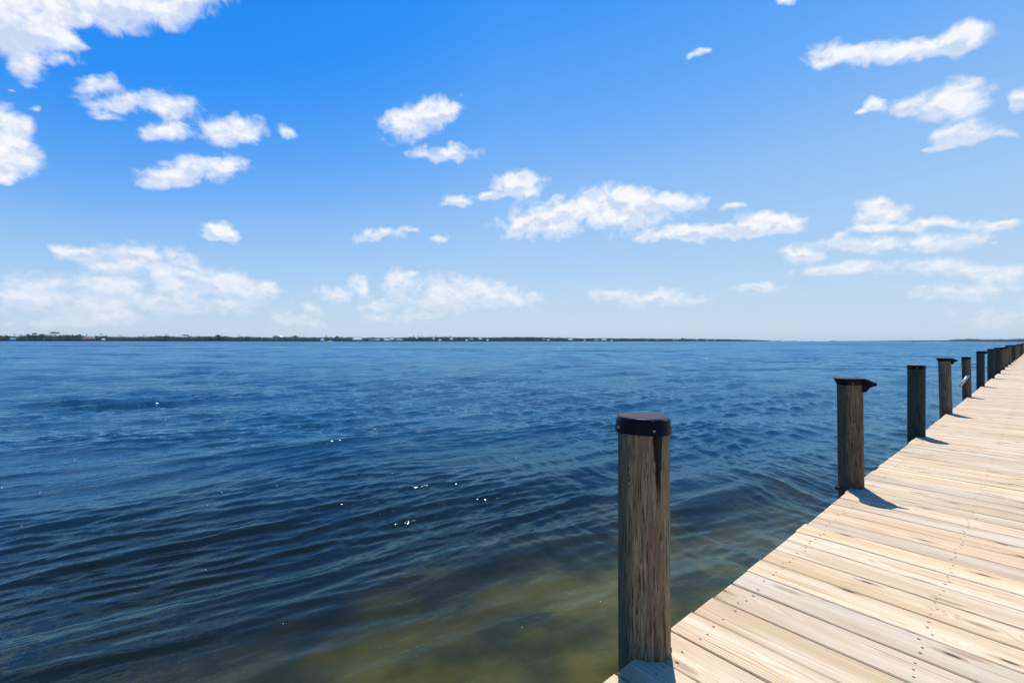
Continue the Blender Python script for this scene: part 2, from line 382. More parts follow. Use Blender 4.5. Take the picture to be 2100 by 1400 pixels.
# ------------------------------------------------------------------ dock
def deck_material():
    m, t, p = mat('deck_boards')
    x, y, z = t.sep(t.coord())                     # x across = along each board, y along the dock
    q = t.m('DIVIDE', t.m('SUBTRACT', y, PH), PITCH)
    b = t.m('FLOOR', q); fy = t.m('MULTIPLY', t.m('SUBTRACT', t.m('FRACT', q), 0.5), PITCH)
    wn = t.n.new('ShaderNodeTexWhiteNoise'); wn.noise_dimensions = '1D'; t.put(wn.inputs['W'], b)
    r1, r2, r3 = t.sep(wn.outputs['Color'])
    wn2 = t.n.new('ShaderNodeTexWhiteNoise'); wn2.noise_dimensions = '1D'; t.put(wn2.inputs['W'], t.m('ADD', b, 517.3))
    r4, r5, r6 = t.sep(wn2.outputs['Color'])
    xo = t.m('ADD', x, t.m('MULTIPLY', r4, 60.0))
    bz = t.m('MULTIPLY', b, 3.77)
    # knots
    kv = t.xyz(t.m('MULTIPLY', xo, 1.7), t.m('ADD', t.m('MULTIPLY', fy, 7.0), t.m('MULTIPLY', b, 3.31)), 0.0)
    vo = t.n.new('ShaderNodeTexVoronoi'); vo.voronoi_dimensions = '2D'; vo.inputs['Scale'].default_value = 1.0; t.put(vo.inputs['Vector'], kv)
    kd = vo.outputs['Distance']; kr, kg, kb = t.sep(vo.outputs['Color'])
    kon = t.m('GREATER_THAN', kr, 0.36)
    kin = t.m('MULTIPLY', t.ss(kd, 0.0, 0.42, 1.0, 0.0), kon)
    # growth rings cut by the saw
    dn = t.m('SUBTRACT', t.noise(t.xyz(t.m('MULTIPLY', xo, 0.9), t.m('MULTIPLY', fy, 7.0), bz), 1.0, 3.0, 0.5), 0.5)
    cy = t.m('ADD', fy, t.m('MULTIPLY', t.m('SUBTRACT', r1, 0.5), 0.22))
    cz = t.m('ADD', t.m('ADD', 0.012, t.m('MULTIPLY', r2, 0.10)), t.m('MULTIPLY', t.m('SUBTRACT', r3, 0.5), t.m('MULTIPLY', xo, 0.0)))
    cz = t.m('ADD', cz, t.m('MULTIPLY', dn, 0.075))
    rad = t.m('SQRT', t.m('ADD', t.m('MULTIPLY', cy, cy), t.m('MULTIPLY', cz, cz)))
    rad = t.m('ADD', rad, t.m('MULTIPLY', kin, 0.026))
    ring = t.m('FRACT', t.m('MULTIPLY', rad, t.lin(r5, 0.0, 1.0, 110.0, 190.0)))
    ringv = t.m('MULTIPLY', t.ss(ring, 0.30, 0.86), t.ss(ring, 0.90, 1.0, 1.0, 0.0))
    fib = t.noise(t.xyz(t.m('MULTIPLY', xo, 3.0), t.m('MULTIPLY', fy, 330.0), bz), 1.0, 3.0, 0.65)
    fib2 = t.noise(t.xyz(t.m('MULTIPLY', xo, 1.3), t.m('MULTIPLY', fy, 60.0), bz), 1.0, 3.0, 0.6)
    big = t.noise(t.xyz(t.m('MULTIPLY', xo, 1.1), t.m('MULTIPLY', fy, 10.0), bz), 1.0, 3.0, 0.55)
    pale = t.mixc(t.ss(big, 0.35, 0.65), (0.76, 0.66, 0.505), (0.645, 0.515, 0.34))
    tan = t.mixc(r6, (0.42, 0.26, 0.12), (0.50, 0.34, 0.18))
    rs = t.m('MULTIPLY', ringv, t.m('MULTIPLY', t.ss(big, 0.3, 0.66, 0.35, 1.0), t.ss(fib2, 0.25, 0.7, 0.35, 1.0)))
    c = t.mixc(rs, pale, tan)
    c = t.mixc(t.m('MULTIPLY', t.ss(fib2, 0.52, 0.75), t.m('MULTIPLY', r3, 0.40)), c, (0.58, 0.40, 0.21))
    c = t.mixc(t.ss(fib, 0.30, 0.62, 0.28, 0.0), c, (0.33, 0.25, 0.18))
    tint = t.mixc(r4, (0.93, 0.93, 0.95), (1.07, 0.99, 0.87))
    c = t.mixc(1.0, c, tint, 'MULTIPLY')
    br = t.lin(r2, 0.0, 1.0, 0.90, 1.07); c = t.v('SCALE', c, None, br)
    # dark hairline checks
    ck = t.noise(t.xyz(t.m('MULTIPLY', xo, 1.1), t.m('MULTIPLY', fy, 150.0), t.m('ADD', bz, 9.0)), 1.0, 2.0, 0.5)
    ckm = t.m('MULTIPLY', t.ss(ck, 0.685, 0.72), 0.8)
    c = t.mixc(ckm, c, (0.10, 0.07, 0.05))
    # mildew greys
    gr = t.noise(t.xyz(t.m('MULTIPLY', xo, 2.0), t.m('MULTIPLY', fy, 9.0), t.m('ADD', bz, 31.0)), 1.0, 4.0, 0.65)
    c = t.mixc(t.ss(gr, 0.60, 0.80, 0.0, 0.14), c, (0.36, 0.31, 0.24))
    ko = t.ss(kd, 0.07, 0.15, 0.55, 0.0); c = t.mixc(t.m('MULTIPLY', ko, kon), c, (0.27, 0.16, 0.09))
    kc = t.m('MULTIPLY', t.m('MULTIPLY', t.ss(t.m('ADD', kd, t.m('MULTIPLY', fib2, 0.05)), 0.055, 0.085, 1.0, 0.0), kon), t.ss(kg, 0.25, 0.5))
    c = t.mixc(kc, c, (0.045, 0.025, 0.02))
    t.put(p.inputs['Base Color'], c)
    p.inputs['Roughness'].default_value = 0.72; p.inputs['Specular IOR Level'].default_value = 0.25
    h = t.m('SUBTRACT', t.m('ADD', t.m('MULTIPLY', ringv, 0.6), t.m('MULTIPLY', fib, 0.5)), t.m('ADD', t.m('MULTIPLY', ckm, 1.3), t.m('MULTIPLY', kc, 1.5)))
    t.put(p.inputs['Normal'], t.bump(h, 0.55, 0.0022))
    return m
deckm = deck_material()
timber = plain('old_timber', (0.17, 0.13, 0.09), 0.85, 0.3, 14)
naild = plain('rusty_nail', (0.05, 0.028, 0.02), 0.6, 0.2, 60)

dock = empty('dock', (0, 0, 0)); dock.matrix_world = DM
tag(dock, 'long pale weathered wooden dock of cross boards running off to the right', 'dock')
def decking():
    V, Fc, mats = [], [], []
    k0 = math.floor((S0-PH)/PITCH); k1 = math.floor((S1-PH)/PITCH)
    T = 0.038
    for k in range(k0, k1):
        rnd = random.Random(k*31+5)
        g0 = rnd.uniform(0.0028, 0.0048)+(0.0035 if rnd.random() < .18 else 0); g1 = rnd.uniform(0.0028, 0.0048)
        y0 = PH+k*PITCH+g0; y1 = PH+(k+1)*PITCH-g1
        xa = rnd.gauss(0, 0.0035); xb = DOCK_W+rnd.gauss(0, 0.008); zt = rnd.uniform(-.0015, .0015); sk = rnd.gauss(0, .0015)
        ch = 0.004 if y0 < 25 else 0.0
        nseg = 10 if y0 < 14 else 1
        base = len(V)
        prof = [(0, -T), (0, -ch), (ch, 0), (1, 0), (2, -ch), (2, -T)]
        ws = [rnd.gauss(0, .0009) for _ in range(nseg+1)]; wz = [rnd.gauss(0, .0008) for _ in range(nseg+1)]
        for i in range(nseg+1):
            x = xa+(xb-xa)*i/nseg
            ya = y0+ws[i]+sk*i/nseg; yb = y1+ws[i]*.4+sk*i/nseg
            pts = [(ya, -T), (ya, -ch-.0001), (ya+ch+.0001, wz[i]), (yb-ch-.0001, wz[i]*.5), (yb, -ch-.0001), (yb, -T)]
            xi = x
            for j, (yy, zz) in enumerate(pts):
                xx = xi
                V.append((xx, yy, zz+zt))
        for i in range(nseg):
            a = base+i*6; c = a+6
            for j in range(6): Fc.append((a+j, c+j, c+(j+1) % 6, a+(j+1) % 6)); mats.append(0)
        Fc.append(tuple(base+j for j in range(6))); mats.append(0)
        e = base+nseg*6; Fc.append(tuple(e+5-j for j in range(6))); mats.append(0)
        # three countersunk nails at every joist
        if y0 < 22:
            for tj in (0.112, 0.722, 1.332, 1.94):
                for f in (0.2, 0.5, 0.82):
                    if rnd.random() < .06: continue
                    cx = tj+rnd.gauss(0, .009); cyy = y0+(y1-y0)*(f+rnd.gauss(0, .05)); r = rnd.uniform(.0024, .0038); kk = len(V); n = 7
                    if (cx > 0.0 and False): continue
                    for a in range(n):
                        an = 6.283*a/n; V.append((cx+r*2.0*math.cos(an)*rnd.uniform(.7, 1.3), cyy+r*math.sin(an)*rnd.uniform(.7, 1.3), zt+.0016))
                    Fc.append(tuple(kk+q for q in range(n))); mats.append(1)
    me = bpy.data.meshes.new('decking'); me.from_pydata(V, [], Fc); me.materials.append(deckm); me.materials.append(naild)
    me.polygons.foreach_set('material_index', mats); me.update()
    link('decking', me, None, dock)
decking()
for tj in (0.112, 0.722, 1.332, 1.94):
    MB().box(tj-.019, tj+.019, S0, S1, -.038-.185, -.0405).build('stringer', timber, dock)

# ------------------------------------------------------------------ piles
def pile_material(name, c1, c2, c3, green, streak=None):
    m, t, p = mat(name)
    P = t.coord(); x, y, z = t.sep(P)
    oi = t.n.new('ShaderNodeObjectInfo'); rnd = t.m('MULTIPLY', oi.outputs['Random'], 37.0)
    ang = t.m('ARCTAN2', y, x)
    ux = t.m('MULTIPLY', t.m('COSINE', ang), 1.0); uy = t.m('MULTIPLY', t.m('SINE', ang), 1.0)
    def st(sx, sz, det=4.0, rough=.6, off=0.0, dist=0.0):
        return t.noise(t.xyz(t.m('MULTIPLY', ux, sx), t.m('MULTIPLY', uy, sx), t.m('ADD', t.m('MULTIPLY', z, sz), t.m('ADD', rnd, off))), 1.0, det, rough, dist)
    broad = st(1.6, 2.2, 3, .5, 0, 1.2); mid = st(4.0, 4.5, 5, .62, 5, 1.2); fib = st(24.0, 12.0, 4, .65, 9, .5); ck = st(13.0, 6.5, 4, .6, 17, 1.0)
    c = t.mixc(t.ss(mid, .32, .68), c1, c2)
    c = t.mixc(t.ss(broad, .45, .7, 0.0, .7), c, c3)
    c = t.mixc(t.ss(fib, .35, .7, .45, 0.0), c, tuple(v*.35 for v in c1))
    ckm = t.ss(ck, .58, .64); c = t.mixc(t.m('MULTIPLY', ckm, .75), c, (.012, .009, .007))
    st2 = st(7.0, 4.0, 5, .62, 41, 1.2); c = t.mixc(t.ss(st2, .56, .68, 0, .7), c, tuple(v*.28 for v in c1))
    lt = st(9.0, 5.0, 5, .62, 57, 1.0); c = t.mixc(t.ss(lt, .58, .72, 0, .6), c, tuple(min(1, v*1.7) for v in c2))
    if streak:
        d = t.m('ADD', t.m('ABSOLUTE', t.m('SUBTRACT', ang, R(streak[0]))), t.m('MULTIPLY', t.m('SUBTRACT', mid, .5), .25))
        wd = t.lin(z, streak[1]-.33, streak[1]-.02, R(1), R(13)); k = t.m('MULTIPLY', t.ss(t.m('SUBTRACT', d, wd), -.03, .03, 1.0, 0.0), t.ss(z, streak[1]-.36, streak[1]-.2))
        c = t.mixc(t.m('MULTIPLY', k, .93), c, (.006, .005, .005))
    # a knot or two per pile
    vo = t.n.new('ShaderNodeTexVoronoi'); vo.inputs['Scale'].default_value = 1.0
    t.put(vo.inputs['Vector'], t.xyz(t.m('MULTIPLY', ux, .9), t.m('MULTIPLY', uy, .9), t.m('ADD', t.m('MULTIPLY', z, 3.6), rnd)))
    kd = vo.outputs['Distance']
    kr = t.m('SINE', t.m('MULTIPLY', t.m('ADD', kd, t.m('MULTIPLY', mid, .08)), 80.0)); kz = t.ss(kd, .05, .24, 1.0, 0.0)
    c = t.mixc(t.m('MULTIPLY', t.m('MULTIPLY', kz, t.ss(kr, .0, .8)), .8), c, tuple(v*.3 for v in c1))
    if green: # copper-green preservative on one flank
        c = t.mixc(t.m('MULTIPLY', t.ss(t.m('ADD', t.m('MULTIPLY', ux, -1.0), t.m('MULTIPLY', broad, .7)), .95, 1.3), green), c, (.045, .070, .060))
    t.put(p.inputs['Base Color'], c); p.inputs['Roughness'].default_value = .85; p.inputs['Specular IOR Level'].default_value = .2
    h = t.m('SUBTRACT', t.m('MULTIPLY', fib, .6), t.m('MULTIPLY', ckm, 1.2))
    t.put(p.inputs['Normal'], t.bump(h, 1.0, .006))
    return m
brownm = pile_material('pile_wood', (.155, .104, .050), (.31, .225, .115), (.185, .112, .055), .75)
nearm = pile_material('near_pile_wood', (.215, .148, .076), (.43, .33, .185), (.235, .150, .082), .75, (-78, .93))
greym = pile_material('pile_wood_grey', (.17, .14, .105), (.30, .25, .19), (.19, .135, .09), .3)
greenm = pile_material('pile_wood_green', (.034, .052, .036), (.075, .090, .058), (.040, .060, .045), .6)
def cap_material():
    m, t, p = mat('black_cap_plastic')
    P = t.coord(); x, y, z = t.sep(P)
    n = t.noise(P, 9.0, 5.0, .65); n2 = t.noise(P, 140.0, 3.0, .6)
    g = t.n.new('ShaderNodeNewGeometry'); nz = t.sep(g.outputs['Normal'])[2]
    dust = t.m('MULTIPLY', t.ss(nz, .9, .99), t.ss(n, .2, .8, .45, 1.0))      # salt and dust lie on the flat top
    c = t.mixc(dust, (.003, .003, .0035), (.050, .045, .055)); p.inputs['Specular IOR Level'].default_value = .15
    t.put(p.inputs['Base Color'], c); t.put(p.inputs['Roughness'], t.lin(n, .3, .7, .32, .5))
    t.put(p.inputs['Normal'], t.bump(t.m('ADD', n2, t.m('MULTIPLY', n, 2.0)), .25, .0015))
    return m
capm = cap_material()
boltm = plain('galvanised', (.42, .38, .30), .45, .25, 200, .6)
whitem = plain('white_plastic', (.72, .72, .70), .4, .1, 20)

def px_to_s(xc, off=-0.02):
    # along-dock position of an upright seen at column xc, its axis `off` outside the edge
    u = (xc-1050)/F; o = E0+ACR*off
    return (u*o.y-o.x)/(ALONG.x-u*ALONG.y)
def pile(i, xc, wpx, top, m, lean, label, flap, seed, screws=(-100, -20), off=-.02, capstyle='flat'):
    s = px_to_s(xc, off); c = dk(s, off); depth = c.y
    u = (xc-1050)/F
    rad = wpx/F*depth/math.sqrt(1+u*u)/2
    rt = empty('pile', (c.x, c.y, 0))
    tag(rt, label, 'pile', 'round piles along the dock edge')
    rnd = random.Random(seed); n = 64 if i < 3 else 32
    zs = list(np.linspace(-2.7, -0.95, 6))+list(np.linspace(-.9, top, 70 if i < 2 else 26))
    ph = [rnd.uniform(0, 6.28) for _ in range(40)]
    V = []
    for z in zs:
        for j in range(n):
            a = 2*math.pi*j/n
            r = rad*(1+.012*math.sin(2*a+ph[0]+z*.8)+.008*math.sin(3*a+ph[1]-z*1.3)+.006*math.sin(5*a+ph[2]+z*2)+.004*math.sin(11*a+ph[3]+z*3)+.003*math.sin(19*a+ph[4])+.006*math.sin(z*5+ph[5]+a))
            r *= 1+.03*(top-z)/1.6*.5
            if i == 0:   # worn splinter bulge on the foot of the nearest pile, facing the deck
                r += .012*math.exp(-((z-.07)/.035)**2)*math.exp(-((a-R(8))/.22)**2)
                r -= .004*math.exp(-((a-R(-72))/.05)**2)*(.5+.5*math.sin(z*9+1))
            V.append((r*math.cos(a)+lean[0]*(z/top if z > 0 else z/top*.3), r*math.sin(a)+lean[1]*(z/top if z > 0 else z/top*.3), z))
    Fc = []
    for q in range(len(zs)-1):
        for j in range(n): Fc.append((q*n+j, q*n+(j+1) % n, (q+1)*n+(j+1) % n, (q+1)*n+j))
    Fc.append(tuple((len(zs)-1)*n+j for j in range(n)))
    sh = obj('shaft', V, Fc, m, rt, True)
    # cap : drip skirt + rounded shoulder + slightly domed top
    lx, ly = lean
    H = 0.060 if i == 0 else .05
    if capstyle == 'flare': prof = [(1.02, -H), (1.06, -H*.8), (1.27, 0.0), (1.25, .006), (.6, .008), (0, .008)]
    else: prof = [(1.085, -H), (1.095, -H), (1.09, -H*.85), (1.045, -.012), (1.035, -.005), (1.0, .0015), (.95, .0035), (.5, .005), (0, .0055)]
    if capstyle == 'flat' and i: prof = [(1.06, -H), (1.075, -H), (1.06, -.004), (1.03, 0), (.5, .003), (0, .003)]
    n2 = 64 if i < 2 else 32; V, Fc = [], []
    for (rr, zz) in prof:
        if rr == 0: V.append((lx, ly, top+zz)); break
        for j in range(n2):
            a = 2*math.pi*j/n2; r = rr*rad*(1+.006*math.sin(2*a+ph[7])); V.append((lx+r*math.cos(a), ly+r*math.sin(a), top+zz+(.002*math.sin(a*2+ph[8]))))
    L = len(prof)-1
    for q in range(L-1):
        for j in range(n2): Fc.append((q*n2+j, q*n2+(j+1) % n2, (q+1)*n2+(j+1) % n2, (q+1)*n2+j))
    for j in range(n2): Fc.append(((L-1)*n2+j, (L-1)*n2+(j+1) % n2, L*n2))
    cp = obj('cap', V, Fc, capm, rt, True)
    md = cp.modifiers.new('edge', 'EDGE_SPLIT'); md.split_angle = R(50)
    for sa in screws:
        va = math.atan2(-c.y, -c.x)+R(sa)
        rr = rad*(1.077 if capstyle != 'flare' else 1.12)
        px, py = lx+rr*math.cos(va), ly+rr*math.sin(va); zc = top-H*.66
        b = MB().tube((px-.004*math.cos(va), py-.004*math.sin(va), zc), (px+.0035*math.cos(va), py+.0035*math.sin(va), zc), .0055, .0045, 10)
        b.build('screw', boltm, cp)
    if flap:   # torn rim of the cap sticking out over the deck
        L_, ang, drop = flap
        d = Vector((math.cos(ang), math.sin(ang), 0)); sdv = Vector((-d.y, d.x, 0)); c0 = Vector((lx, ly, top))
        V, Fc = [], []
        outl = [(.85,.30,-.105,0.0),(1.1,.28,-.108,0.0),(1.32,.25,-.104,-.006),(1.5,.2,-.072,-.014),(1.75,.16,-.055,-.026),(2.0,.12,-.048,-.034)]
        outl = [((f if f < 1 else 1+(f-1)*L_), hw, zl*drop, zh*drop) for (f, hw, zl, zh) in outl]
        for (f, hw, zl, zh) in outl:
            for sgn in (-1, 1):
                for zz in (zl, zh):
                    V.append(tuple(c0+d*rad*f+sdv*sgn*rad*hw*.8+Vector((0, 0, zz+.004*sgn+.004))))
        for q in range(len(outl)-1):
            a = q*4; bq = a+4
            for (u1, u2) in ((0, 1), (1, 3), (3, 2), (2, 0)): Fc.append((a+u1, a+u2, bq+u2, bq+u1))
        Fc.append((0, 2, 3, 1)); e = (len(outl)-1)*4; Fc.append((e, e+1, e+3, e+2))
        fo = obj('torn_flap', V, Fc, capm, cp)
    return rt, c, rad
def topz(xc, ytop, off=-.02):
    c = dk(px_to_s(xc, off), off); hy = 696.8+.00135*xc
    return CAM_H-(ytop-hy)/F*c.y
DA = math.atan2(-.75, .66)
# column of axis at deck level, width px, y of cap top centre, column of axis at the top, material, flap
PL = [
 (1323, 106, 868, 1318, nearm, 'nearest round pile, split brown wood under a thick black plastic cap', None, 'flat', (-58, 22)),
 (1746, 54, 776, 1741, brownm, 'second nearest pile, brown, its flared black cap torn and sticking out on the right', (1.05, DA, 1.0), 'flare', (12,)),
 (1879.5, 38, 748.5, 1879, greenm, 'dark green round pile with a flat intact black cap between two piles with torn caps', None, 'flat', (5,)),
 (1940, 27.5, 734.5, 1934.5, greym, 'grey leaning pile just left of the pile carrying the white tube, cap torn', (1.0, DA, .9), 'flare', ()),
 (1983, 19.5, 731.5, 1980, brownm, 'slim brown pile with the slanted white tube fixed to its side', None, 'flat', ()),
 (2011, 17.5, 719.7, 2010.5, greenm, 'dark green pile with torn black cap, first beyond the white tube', (.9, DA, .8), 'flat', ()),
 (2032.5, 15.5, 715.3, 2032, greenm, 'dark green pile with flat cap, second beyond the white tube', None, 'flat', ()),
]
cens = []
for i, (xc, wp, yt, xt, m, lab, flap, cs, scr) in enumerate(PL):
    s = px_to_s(xc); c = dk(s, -.02); dep = c.y
    lean_x = (xt-xc)/F*dep
    tz = topz(xc, yt)
    if i == 0: tz = CAM_H-(853-698.5)/F*dep
    cens.append((s, tz))
    pile(i, xc, wp, tz, m, (lean_x*.9, lean_x*.3), lab, flap, 40+i, scr, capstyle=cs)
print('pile s/top:', [(round(a, 2), round(b, 2)) for a, b in cens])
# farther piles, evenly set on towards the vanishing point
names = ['eighth','ninth','tenth','eleventh','twelfth','thirteenth','fourteenth','fifteenth','sixteenth','seventeenth','eighteenth','nineteenth','twentieth','twenty-first','twenty-second','twenty-third','twenty-fourth','twenty-fifth']
s = cens[-1][0]; step = (cens[-1][0]-cens[1][0])/5
mats_cycle = [greenm, brownm, greym, brownm, greenm]
for k in range(18):
    s += step*random.uniform(.94, 1.06); c = dk(s, -.02)
    xc = 1050+F*c.x/c.y
    if s > S1-2: break
    rad = .1*random.uniform(.9, 1.12); wp = rad*2*F/c.y*math.sqrt(1+((xc-1050)/F)**2)
    m = mats_cycle[k % 5]; kind = {id(greenm): 'dark green', id(brownm): 'brown', id(greym): 'pale grey'}[id(m)]
    fl = (.9, DA, .8) if k in (0, 1, 4) else None
    pile(9, xc, wp, random.uniform(.93, 1.04), m, (random.gauss(0, .02), random.gauss(0, .02)),
         'distant %s pile, %s from the near end of the row' % (kind, names[k]), fl, 80+k, (), capstyle='flat')
# bolt on the second pile's water side
def bolt_on():
    c = dk(px_to_s(1746), -.02)
    p0 = [o for o in bpy.data.objects if o.name == 'pile.001'][0]
    d = Vector((-.8, .1, 0)).normalized()
    MB().tube(d*.085+Vector((0, 0, -.02)), d*.135+Vector((0, 0, -.02)), .009, .009, 8).tube(d*.112+Vector((0, 0, -.02)), d*.122+Vector((0, 0, -.02)), .02, .02, 6).build('bolt', naild, p0)
bolt_on()
# white rod-holder tube on the fifth pile
def tube_holder():
    s = px_to_s(1983); c = dk(s, -.02); view = Vector((-c.x, -c.y, 0)).normalized(); right = Vector((-view.y, view.x, 0))
    def at(px, py, near=.15):
        z0 = c.y-near*.74; x = (px-1050)/F*z0; return Vector((x, z0, CAM_H-(py-699.5)/F*z0))
    a = at(1968.5, 791.5); b = at(1985.5, 769.5)
    o = empty('rod_holder', tuple(a))
    tag(o, 'short white plastic tube fixed at a slant to the slim brown pile', 'rod holder')
    b = b-a; a = Vector((0, 0, 0)); d = b.normalized()
    # hollow tube
    V, Fc, n = [], [], 20; u = d.orthogonal().normalized(); q = d.cross(u)
    for (p, r) in ((a, .027), (b, .027), (b, .022), (a, .022)):
        for j in range(n):
            an = 6.283*j/n; V.append(tuple(p+(u*math.cos(an)+q*math.sin(an))*r))
    for k in range(4):
        for j in range(n): Fc.append((k*n+j, k*n+(j+1) % n, ((k+1) % 4)*n+(j+1) % n, ((k+1) % 4)*n+j))
    obj('tube', V, Fc, whitem, o, True)
    mid = b*.55; toc = Vector((c.x, c.y, 0))-Vector(o.location); toc = Vector((toc.x-mid.x, toc.y-mid.y, 0))
    MB().tube(mid, mid+toc*.6, .012, .012, 8).build('bracket', boltm, o)
tube_holder()

# floating flecks scattered on the water
flk = plain('fleck', (.75, .75, .72), .6, .05, 30)
FL = [(19,816),(27,823),(73,800),(145,855),(230,864),(340,862),(465,864),(285,910),(153,945),(430,907),(608,840),(4,1003),(82,1012),(426,1038),(455,1012),(568,998),(805,972),(45,1081),(422,1171),(581,1282),(852,1366),(1072,1289),(1046,1286),(1082,1351),(1232,1236),(1166,1362),(810,788),(1267,752),(1058,940),(945,806)]
ORD = ['first','second','third','fourth','fifth','sixth','seventh','eighth','ninth','tenth','eleventh','twelfth','thirteenth','fourteenth']
def regof(py): return 'paler blue far water' if py < 880 else ('blue middle water' if py < 1100 else 'near dark water')
def flecks():
    for i, (px, py) in enumerate(FL):
        z = F*(CAM_H-WATER)/(py-698.5); x = (px-1050)/F*z; sz = max(.003, z*1.0/F)
        rnd = random.Random(i)
        b = bmesh.new(); bmesh.ops.create_icosphere(b, subdivisions=1, radius=sz)
        for v in b.verts: v.co = Vector((v.co.x*1.3, v.co.y*1.1, v.co.z*.45))*rnd.uniform(.75, 1.25)
        me = bpy.data.meshes.new('foam_fleck'); b.to_mesh(me); b.free()
        o = link('foam_fleck', me, flk); o.location = (x, z, WATER+.012)
        reg = regof(py); rank = sorted(q for q in FL if regof(q[1]) == reg).index((px, py))
        tag(o, '%s tiny white foam fleck from the left on the %s' % (ORD[rank], reg), 'foam fleck', 'foam flecks floating on the water')
flecks()

# ------------------------------------------------------------------ far shores
def leafm(name, c1, c2):
    m, t, p = mat(name)
    n = t.noise(t.coord(), .12, 4.0, .7); n2 = t.noise(t.coord(), 1.1, 2.0, .5)
    c = t.mixc(t.ss(n, .35, .65), c1, c2); c = t.mixc(t.ss(n2, .4, .8, 0, .5), c, tuple(v*.4 for v in c1))
    t.put(p.inputs['Base Color'], c); p.inputs['Roughness'].default_value = .8; p.inputs['Specular IOR Level'].default_value = .15
    return m
leafA = leafm('mangrove_leaves', (.022, .036, .012), (.052, .068, .026)); leafB = leafm('distant_leaves', (.018, .034, .020), (.038, .055, .032))
leafC = leafm('bright_leaves', (.05, .09, .02), (.08, .13, .03)); trunkm = plain('bark', (.10, .085, .07), .9, .2, 3)
sandm = plain('beach_sand', (.46, .36, .22), .9, .15, .05); landm = plain('shore_ground', (.05, .05, .03), .95, .2, .02)
def hy(x): return 696.8+.00135*x
def shoreZ(x):   # forward distance of the shoreline in a given direction
    return float(np.interp(x, [-400, 0, 500, 1000, 1400, 1580, 1700, 1760, 1880, 2000, 2110, 2500], [820, 880, 980, 1300, 2000, 3000, 5500, 5000, 3300, 2300, 1700, 900]))
def W3(px, Z, z): return Vector(((px-1050)/F*Z, Z, z))
TOPX = [0,15,30,60,85,110,150,170,190,210,235,300,340,360,400,450,480,525,560,600,610,700,800,850,900,950,1000,1050,1120,1200,1300,1400,1500,1560,1582]
TOPY = [687.5,687.5,690.3,687,686,687.5,686.5,687.5,690,688.5,690,690,687.7,690.5,689.5,688.5,690.3,690.2,691.3,689.8,691,691.3,692,690.5,690.5,690.2,691.2,690.2,691.2,693,693.2,694.2,695,697,698.4]
def wl(x, Z): return hy(x)+F*(CAM_H-WATER)/Z
def clumps(mb, c, rx, ry, rz, n, q):
    for _ in range(n):
        d = Vector((random.gauss(0, 1), random.gauss(0, 1), random.gauss(0, 1))).normalized()*random.uniform(.45, 1.05)
        mb.quad((c[0]+d.x*rx, c[1]+d.y*ry, c[2]+d.z*rz), (d.x, d.y-.3, d.z+.5), q*random.uniform(.6, 1.3))
def strip(name, x0, x1, inner, depth, h, m, label, cat, kind, n=60):
    V, Fc = [], []
    for i in range(n+1):
        x = x0+(x1-x0)*i/n; Z = shoreZ(x)+inner; a = W3(x, Z, 0)
        dirn = Vector((a.x, a.y, 0)).normalized()
        V += [(a.x, a.y, WATER-.6), tuple(Vector((a.x, a.y, WATER+h*.6))+dirn*2), tuple(Vector((a.x, a.y, WATER+h))+dirn*depth), tuple(Vector((a.x, a.y, WATER-.6))+dirn*(depth+5))]
    for i in range(n):
        a = i*4; b = a+4
        for j in range(3): Fc.append((a+j, b+j, b+j+1, a+j+1))
    return tag(obj(name, V, Fc, m), label, cat, kind=kind)
strip('left_shore', -420, 1582, 0, 400, 1.0, landm, 'low dark far shore across the water on the left', 'shore', 'structure')
strip('right_shore', 1715, 2420, 0, 300, 1.6, sandm, 'low sandy far shore across the water on the right', 'shore', 'structure')
def forest(name, x0, x1, topf, m, label, setback=6, step=1.0):
    mb = MB(); x = x0
    nst = int((x1-x0)/1.2)+1; rows = []
    for i in range(nst+1):
        xx = x0+(x1-x0)*i/nst; Z = shoreZ(xx); H = max(.8, (wl(xx, Z)-topf(xx))*Z/F)*random.uniform(.80, 1.0); a = W3(xx, Z+3, 0); d = Vector((a.x, a.y, 0)).normalized()
        k = len(mb.v)
        for (dd, zz) in ((0, WATER-.2), (-1, WATER+H*.35), (2+random.uniform(0, 2), WATER+H*.8), (7, WATER+H), (18, WATER+H*.9), (24, WATER-.2)): mb.v.append((a.x+d.x*dd, a.y+d.y*dd, zz))
        if i:
            for j in range(5): mb.f.append((k-6+j, k+j, k+j+1, k-6+j+1))
    while x < x1:
        Z = shoreZ(x)+random.uniform(setback, setback+30)
        H = (wl(x, Z)-topf(x))*Z/F*random.uniform(.8, 1.12); H = max(H, 1.5)
        c = W3(x, Z, WATER+.3+H*.55)
        r = max(H*.55, 2.0); clumps(mb, c, r*1.25, r, H*.5, 46, max(H*.16, Z/F*.45))
        c2 = W3(x+random.uniform(-2, 2), shoreZ(x)+random.uniform(0, 5), WATER+.2+H*.25)
        clumps(mb, c2, r, r*.6, H*.3, 26, max(H*.14, Z/F*.4))
        x += (H*.75)*F/Z*random.uniform(.5, 1.0)*step
    o = mb.build(name, m); tag(o, label, 'trees', kind='stuff'); return o
def topl(x):
    if x < 0: return 688.5
    return float(np.interp(x, TOPX, TOPY))-.5*max(0, 1-x/1500)
random.seed(21)
forest('mangrove_woods', -400, 760, topl, leafA, 'dark green mangrove woods lining the nearer left part of the far shore')
forest('shore_woods', 760, 1582, topl, leafB, 'darker distant woods between the small houses on the far shore')
RT = ([1700, 1740,1760,1800,1850,1880,1930,1945,1960,1990,2010,2020,2035,2070,2100,2420], [699.3,698.9,698.7,698.5,697.8,697.5,697.3,696.8,695,694,694.5,695.5,695.3,694.8,693.3,690])
forest('dune_woods', 1880, 2400, lambda x: float(np.interp(x, *RT))+.3, leafB, 'blue green trees along the sandy shore behind the dock piles', 25)
